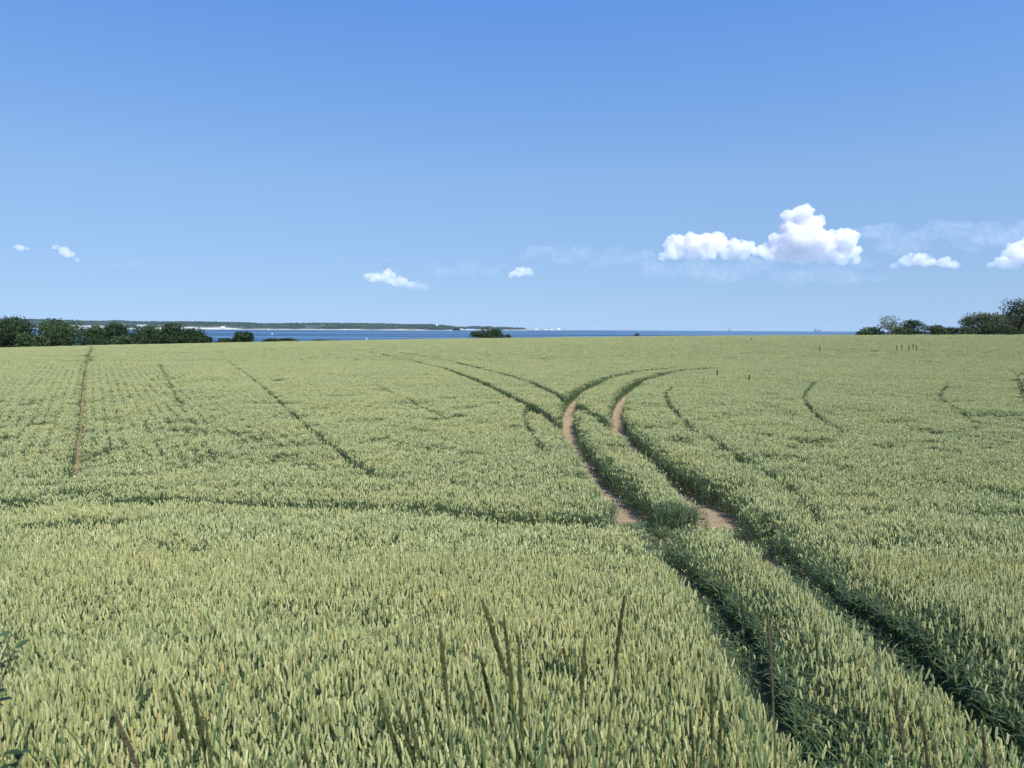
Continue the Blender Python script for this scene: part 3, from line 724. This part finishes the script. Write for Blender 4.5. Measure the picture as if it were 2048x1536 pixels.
ship(1633, 11500, 'grey cargo ship with tall aft superstructure on the horizon', 'cargo_ship', 0)
ship(1458, 12000, 'dark vessel with two tall masts on the horizon', 'masted_vessel', 1)

# ------------------------------------------------------------------ clouds
def cloud_mat(name, dens, zb, zt, lo, hi, rate):
    """water droplets: even body, eroded by noise and thinned towards the base to imitate fading in distant haze"""
    t = NT(name); v = t.n('ShaderNodeVolumePrincipled'); g = t.n('ShaderNodeNewGeometry'); tc = t.n('ShaderNodeTexCoord')
    v.inputs['Color'].default_value = (.980, .964, .975, 1); v.inputs['Anisotropy'].default_value = 0.0
    sz = t.n('ShaderNodeSeparateXYZ'); t.l(g.outputs['Position'], sz.inputs[0])
    mr = t.n('ShaderNodeMapRange', interpolation_type='SMOOTHSTEP'); t.l(sz.outputs[2], mr.inputs[0]); mr.inputs[1].default_value = zb; mr.inputs[2].default_value = zt; mr.inputs[3].default_value = .02; mr.inputs[4].default_value = 1  # lower density near the base stands in for haze in front of it
    ns = t.noise(g.outputs['Position'], .0052, 5, .65)
    nr = t.n('ShaderNodeMapRange'); t.l(ns, nr.inputs[0]); nr.inputs[1].default_value = lo; nr.inputs[2].default_value = hi
    t.l(t.math('MULTIPLY', t.math('MULTIPLY', mr.outputs[0], nr.outputs[0]), dens), v.inputs['Density'])
    t.l(v.outputs[0], t.out.inputs['Volume'])
    t.mat.cycles.volume_step_rate = rate
    return t.mat
CL = {'thick': cloud_mat('cloud_thick', .011, 1650, 2800, .34, .60, .5), 'soft': cloud_mat('cloud_soft', .009, 1150, 1750, .40, .64, .5), 'veil': cloud_mat('cloud_veil', .0006, 900, 1900, .42, .75, .8)}
YC = 25000.0
_b = bmesh.new(); bmesh.ops.create_icosphere(_b, subdivisions=2, radius=1)
ICO_V = np.array([v.co[:] for v in _b.verts]); ICO_F = np.array([[v.index for v in f.verts] for f in _b.faces]); _b.free()
def cloud(label, blobs, kind, seed, child=9, voxel=34, flat=.8, depth=1.0, cr=(.28, .5)):
    """blobs: (px, py, radius in px) of the main lumps; smaller lumps grow on them"""
    rg = random.Random(seed); k = YC / 1530
    cx = sum(b[0] for b in blobs) / len(blobs)
    sp = []
    for (px, py, r) in blobs:
        c = Vector(((px - 1024) * k, YC + rg.uniform(-.6, .6) * r * k * depth, CAMZ + (eye(px) - py) * k)); rr = r * k
        sp.append((c, rr))
        for j in range(child):
            d = Vector((rg.gauss(0, 1), rg.gauss(0, .8) - .3, rg.gauss(.35, .8))).normalized()
            r2 = rr * rg.uniform(*cr); c2 = c + Vector((d.x * rr, d.y * rr, d.z * rr * flat)) * .88; sp.append((c2, r2))
            if child >= 9:
                for q in range(6):
                    d2 = Vector((rg.gauss(0, 1), rg.gauss(0, .8) - .3, rg.gauss(.3, .8))).normalized()
                    sp.append((c2 + d2 * r2 * .95, r2 * rg.uniform(.28, .5)))
    o0 = Vector(((cx - 1024) * k, YC, sum(s[0].z for s in sp) / len(sp)))
    vs = [ICO_V * np.array([[r, r, r * flat]]) + np.array([(c - o0)[:]]) for c, r in sp]
    fs = [ICO_F + i * len(ICO_V) for i in range(len(sp))]
    me = mesh_np('cloud', np.concatenate(vs), np.concatenate(fs))
    tmp = bpy.data.objects.new('tmp', me); COL.objects.link(tmp)
    md = tmp.modifiers.new('r', 'REMESH'); md.mode = 'VOXEL'; md.voxel_size = voxel
    tx = bpy.data.textures.new('lumps', 'CLOUDS'); tx.noise_scale = 200; tx.noise_depth = 4
    dm = tmp.modifiers.new('d', 'DISPLACE'); dm.texture = tx; dm.strength = 170; dm.mid_level = .5
    r2 = tmp.modifiers.new('r2', 'REMESH'); r2.mode = 'VOXEL'; r2.voxel_size = voxel
    dg = bpy.context.evaluated_depsgraph_get()
    fin = bpy.data.meshes.new_from_object(tmp.evaluated_get(dg)); bpy.data.objects.remove(tmp)
    fin.materials.clear(); fin.materials.append(CL[kind])
    o = obj('cloud', fin, loc=o0); tag(o, label, 'cloud', 'fair weather clouds above the horizon')
    return o
def veil(label, x0, x1, y0, y1, n, r, seed):
    rg = random.Random(seed * 31)
    cloud(label, [(x0 + (x1 - x0) * (i + rg.uniform(-.4, .4)) / (n - 1), rg.uniform(y0, y1), r * rg.uniform(.7, 1.4)) for i in range(n)], 'veil', seed, 7, 75, .42, 1.0, (.4, .9))
cloud('tall towering white cumulus cloud above the sea horizon', [(1592, 432, 20), (1566, 436, 15), (1612, 452, 22), (1570, 462, 22), (1590, 480, 34), (1622, 482, 30), (1560, 500, 32), (1600, 506, 30), (1640, 500, 30), (1678, 484, 24), (1690, 506, 20), (1668, 516, 20), (1546, 480, 14), (1704, 522, 10), (1534, 512, 14)], 'thick', 1)
cloud('lower white cumulus bank joined to the tall towering cloud', [(1350, 490, 20), (1375, 488, 22), (1405, 484, 20), (1432, 486, 21), (1380, 504, 22), (1410, 506, 22), (1345, 508, 18), (1465, 496, 16), (1490, 498, 15), (1450, 508, 16), (1508, 506, 12), (1322, 516, 9), (1480, 510, 14)], 'thick', 2)
veil('thin pale haze cloud hanging under the cumulus towers', 1290, 1740, 530, 562, 22, 22, 3)
cloud('flat topped white cumulus right of the tall cloud', [(1800, 525, 14), (1825, 520, 15), (1850, 526, 14), (1875, 528, 14), (1898, 531, 11), (1784, 533, 9)], 'thick', 4, 9, 28, .7)
cloud('white cumulus cut off by the frame above the dark tree', [(2040, 500, 24), (2012, 512, 22), (2020, 528, 18), (1992, 528, 16), (2060, 515, 34), (1975, 532, 9), (2100, 520, 30)], 'thick', 5)
cloud('slanted white cloud puff alone over the middle of the sea', [(748, 556, 15), (775, 556, 17), (800, 566, 17), (826, 572, 14), (848, 577, 10), (736, 552, 8)], 'soft', 6, 9, 28, .65)
cloud('small round pale cloud puff left of the haze cloud', [(1038, 546, 13), (1055, 545, 10), (1024, 550, 8)], 'soft', 7, 8, 28, .75)
cloud('small slanted white cloud over the left far coast', [(122, 497, 8), (136, 503, 11), (150, 512, 10), (162, 521, 6)], 'soft', 8, 7, 45, .7)
cloud('little pale cloud shred next to the small slanted cloud', [(52, 498, 8), (42, 494, 6), (64, 500, 5)], 'soft', 9, 6, 40, .7)
cloud('cloud puff at the very edge of the sky over the wood', [(-6, 496, 9), (6, 499, 6)], 'soft', 10, 6, 40, .7)
veil('faint thin cloud shred below the small slanted cloud', 200, 282, 528, 538, 9, 9, 11)
veil('faint flat cloud streak above the slanted middle puff', 686, 810, 518, 524, 14, 8, 12)
veil('faint wispy cloud between middle puff and round puff', 870, 1000, 530, 548, 12, 12, 13)
veil('broad faint veil of cloud left of the cumulus bank', 1050, 1290, 500, 532, 18, 18, 14)
veil('broad faint veil of cloud behind the right hand cumulus', 1740, 2080, 455, 500, 20, 26, 15)

# ------------------------------------------------------------------ verge grass at the field edge
M_gstem = leaf_mat('verge_grass_stem', [(0, (.10, .13, .04)), (1, (.18, .18, .07))], .1)
M_gleaf = leaf_mat('verge_grass_leaf', [(0, (.06, .11, .03)), (.6, (.10, .16, .045)), (1, (.17, .20, .07))], .35)
M_head = {'olive': leaf_mat('seed_head_olive', [(0, (.066, .074, .022)), (1, (.14, .145, .048))], .15), 'brown': leaf_mat('seed_head_brown', [(0, (.08, .062, .034)), (1, (.15, .115, .06))], .15)}
GS = 'tall grass stalks on the verge'
def stalk(x, y, ztop, lean, hl, hw, head, label, seed):
    """x,y of the head tip; the stalk leans so that its base is offset sideways"""
    rg = random.Random(seed); lean *= 1.7; bx = x + lean; by = y + rg.uniform(-.06, .1); zb = float(gz(bx, by)) - .02
    root = tag(empty('grass_stalk', (bx, by, zb)), label, 'grass', GS); H = ztop - zb; ox, oy = x - bx, y - by
    hw *= .76 if x < .3 else .64
    P = lambda q: Vector((ox * q ** 2.7, oy * q ** 2.7, H * q))
    mb = MB(); mb.tube([P(q / 8) for q in range(8)] + [P(.97)], [.0034, .0033, .0031, .0030, .0028, .0027, .0024, .0018, .001], 5); obj('stem', mb.mesh('stem', [M_gstem]), root)
    mb = MB(); q0 = 1 - hl / H; n = int(hl * 2200)
    for k in range(n):
        f = rg.random(); q = q0 + (1 - q0) * f; c = P(q); w = hw * (math.sin(math.pi * min(.97, f * .82 + .16)) ** .8)
        a = rg.random() * 6.28; up = (P(min(1.02, q + .05)) - P(q - .02)).normalized()
        o = Vector((math.cos(a), math.sin(a), 0)); c = c + o * w * rg.uniform(.15, .75); dd = (up + o * rg.uniform(.1, .35)).normalized(); s = Vector((-o.y, o.x, 0))
        l = rg.uniform(.008, .014); b = .0021
        mb.add([c - dd * l * .4, c + s * b, c + dd * l * .6, c - s * b, c + o * b], [[0, 1, 4], [1, 2, 4], [2, 3, 4], [3, 0, 4]])
    obj('seed_head', mb.mesh('seed_head', [M_head[head]]), root)
    for k in range(5):
        q = rg.uniform(.1, .68); b = P(q); a = rg.random() * 6.28; o = Vector((math.cos(a), math.sin(a), 0)); sd = Vector((-o.y, o.x, 0)); l = rg.uniform(.2, .4); dr = rg.uniform(.3, 1.0)
        pts = [b + o * l * t_ * .55 + Vector((0, 0, l * (t_ - dr * t_ * t_ * .6))) for t_ in (0, .25, .5, .75, 1)]
        mb = MB(); mb.strip(pts, sd, [.004, .006, .0055, .004, .0008]); obj('leaf', mb.mesh('leaf', [M_gleaf]), root)
for i, (x, z, lean, hl, hw, hd, lab) in enumerate([
    (-.052, 2.105, .085, .14, .0075, 'olive', 'tallest verge grass stalk, thick olive head tilted at the top'),
    (-.013, 2.062, .03, .15, .0060, 'olive', 'upright dark headed grass stalk beside the tallest tilted one'),
    (.215, 2.090, -.02, .15, .0060, 'brown', 'lone tall brown headed grass stalk standing straight apart'),
    (-.130, 2.048, .03, .14, .0060, 'olive', 'straight olive grass stalk left of the tallest tilted one'),
    (.015, 2.020, .01, .20, .0055, 'olive', 'slim long headed stalk close behind the upright dark one'),
    (.143, 2.010, -.015, .13, .0055, 'olive', 'olive stalk between the lone brown stalk and the main tuft'),
    (-.083, 1.964, .05, .10, .0050, 'olive', 'short tilted stalk at the left of the main tuft'),
    (-.055, 1.968, .05, .10, .0050, 'olive', 'second short tilted stalk in the main tuft'),
    (-.255, 1.880, .08, .12, .0080, 'olive', 'thick headed low stalk leaning, outermost of the low leaning trio'),
    (-.197, 1.910, .06, .11, .0065, 'olive', 'taller of the low leaning trio of grass stalks'),
    (-.213, 1.866, .06, .10, .0060, 'olive', 'thin short stalk inside the low leaning trio'),
    (-.165, 1.935, .03, .09, .0050, 'olive', 'small fine stalk between leaning trio and straight olive stalk'),
    (-.640, 1.930, .05, .14, .0080, 'olive', 'broad olive headed stalk in the tuft near the leafy shrub'),
    (-.612, 1.908, .03, .13, .0080, 'olive', 'twin broad olive stalk in the tuft near the leafy shrub'),
    (-.735, 1.890, .10, .14, .0070, 'brown', 'strongly leaning brownish stalk nearest the leafy shrub'),
    (-.578, 1.860, .02, .10, .0045, 'olive', 'thin stalk at the right of the tuft near the leafy shrub'),
    (.492, 2.055, .015, .16, .0032, 'brown', 'very thin reddish stalk before the dark wheel track'),
    (.372, 1.964, .01, .13, .0050, 'olive', 'straight olive stalk before the near end of the left track'),
    (.400, 1.885, .01, .11, .0045, 'olive', 'shorter olive stalk paired with the one before the left track'),
    (.745, 1.905, .035, .12, .0050, 'brown', 'brown stalk standing before the right wheel track'),
    (.770, 1.880, .04, .11, .0040, 'brown', 'thinner brown stalk paired with the one before the right track'),
    (.905, 1.845, .02, .10, .0050, 'brown', 'brown stalk farthest along the verge from the leafy shrub'),
    (.33, 1.90, .03, .12, .0035, 'brown', 'loose reddish stalk beside the lone tall brown stalk'),
    (.10, 1.825, .06, .10, .0045, 'brown', 'low tilted brown stalk under the lone tall brown stalk'),
    (-.40, 1.80, .03, .09, .0045, 'olive', 'low olive stalk between the two verge tufts'),
    (.62, 1.80, .03, .09, .0045, 'brown', 'low brown stalk between the two wheel tracks')]):
    stalk(x, 1.4 + ((i * 37) % 11 - 5) * .008, z, lean, hl, hw, hd, lab, 300 + i)
# low blades of the verge, uncountable
mb = MB(); rg = random.Random(5)
for k in range(900):
    x = rg.uniform(-1.7, 1.7); y = rg.uniform(1.25, 2.3); z = float(gz(x, y)); a = rg.random() * 6.28; o_ = Vector((math.cos(a), math.sin(a), 0)); sd = Vector((-o_.y, o_.x, 0))
    l = rg.uniform(.45, .95)
    if rg.random() < .12: l *= 1.15
    dr = rg.uniform(.05, .35)
    mb.strip([Vector((x, y, z)) + o_ * l * t_ * t_ * .4 + Vector((0, 0, l * (t_ - dr * t_ * t_))) for t_ in (0, .3, .6, .85, 1)], sd, [.004, .006, .006, .004, .0008])
o = obj('verge_grass', mb.mesh('verge_grass', [M_gleaf])); tag(o, 'short green grass blades covering the verge under the tall stalks', 'grass', kind='stuff')

# ------------------------------------------------------------------ leafy shrubs reaching in from the verge
M_sleaf = leaf_mat('shrub_leaf', [(0, (.025, .05, .02)), (.6, (.05, .085, .035)), (1, (.09, .14, .06))], .25, .55, .2)
M_rleaf = leaf_mat('russet_shrub_leaf', [(0, (.10, .11, .035)), (.6, (.16, .15, .05)), (1, (.22, .15, .08))], .3, .5)
M_twig = plain('twig', (.16, .15, .10), .8, .2, 40)
def shrub(name, label, base, tips, lm, seed, nl=9, ls=.04, span=.5):
    rg = random.Random(seed); root = tag(empty(name, base), label, 'shrub'); B = Vector(base)
    lv = []
    for i in range(3):
        m = MB(); w = .42
        m.add([(0, 0, 0), (.3, w * .5, .05), (.65, w * .5, .04), (1, 0, -.06), (.65, -w * .5, .04), (.3, -w * .5, .05), (.3, 0, -.02), (.65, 0, -.02)],
              [[0, 6, 1], [0, 5, 6], [6, 7, 2, 1], [5, 4, 7, 6], [7, 3, 2], [4, 3, 7]]); lv.append(m.mesh('leaf', [lm]))
    for tp in tips:
        T_ = Vector(tp) - B; mid = T_ * .55 + Vector((-.25 * T_.x, 0, .05))
        mb = MB(); pts = []
        for q in range(7):
            u = q / 6; pts.append(mid * 2 * u * (1 - u) + T_ * u * u)
        mb.tube(pts, [.006, .0055, .005, .0042, .0034, .0026, .0015], 5); br = obj('branch', mb.mesh('branch', [M_twig]), root)
        for k in range(nl):
            u = 1 - span * (k / nl) ** 1.5; c = mid * 2 * u * (1 - u) + T_ * u * u
            l = obj('leaf', rg.choice(lv), br, c); s = ls * rg.uniform(.7, 1.2); l.scale = (s, s, s)
            l.rotation_euler = (rg.uniform(-.5, .5), rg.uniform(-.9, .3), rg.uniform(0, 6.28))
shrub('verge_shrub', 'dark leafy shrub twigs reaching over the wheat from the verge', (-1.28, 1.5, float(gz(-1.28, 1.5)) - .02), [(-1.005, 1.5, 1.985), (-1.06, 1.46, 1.99), (-1.035, 1.55, 1.93), (-.99, 1.5, 1.735), (-1.05, 1.45, 1.78), (-1.03, 1.53, 1.70), (-1.2, 1.6, 1.9), (-1.3, 1.4, 1.95)], M_sleaf, 3, 9, .036, .25)
shrub('verge_shrub', 'russet green shrub tip at the field edge below the tall dark tree', (2.15, 2.25, float(gz(2.15, 2.25)) - .02), [(1.455, 2.2, 2.455), (1.475, 2.23, 2.472), (1.478, 2.22, 2.448), (1.485, 2.2, 2.478), (1.6, 2.2, 2.4), (1.75, 2.3, 2.45)], M_rleaf, 4, 42, .028, .6)

# ------------------------------------------------------------------ haze
t = NT('haze_air'); v = t.n('ShaderNodeVolumePrincipled')
v.inputs['Color'].default_value = (.72, .85, 1, 1); v.inputs['Density'].default_value = 1.6e-5; v.inputs['Anisotropy'].default_value = .1
t.l(v.outputs[0], t.out.inputs['Volume'])
mb = MB(); mb.box(-15500, 15500, -14500, 15500, -25, 130)
o = obj('haze', mb.mesh('haze', [t.mat])); tag(o, 'thin pale blue summer haze over field and bay', 'haze', kind='stuff')
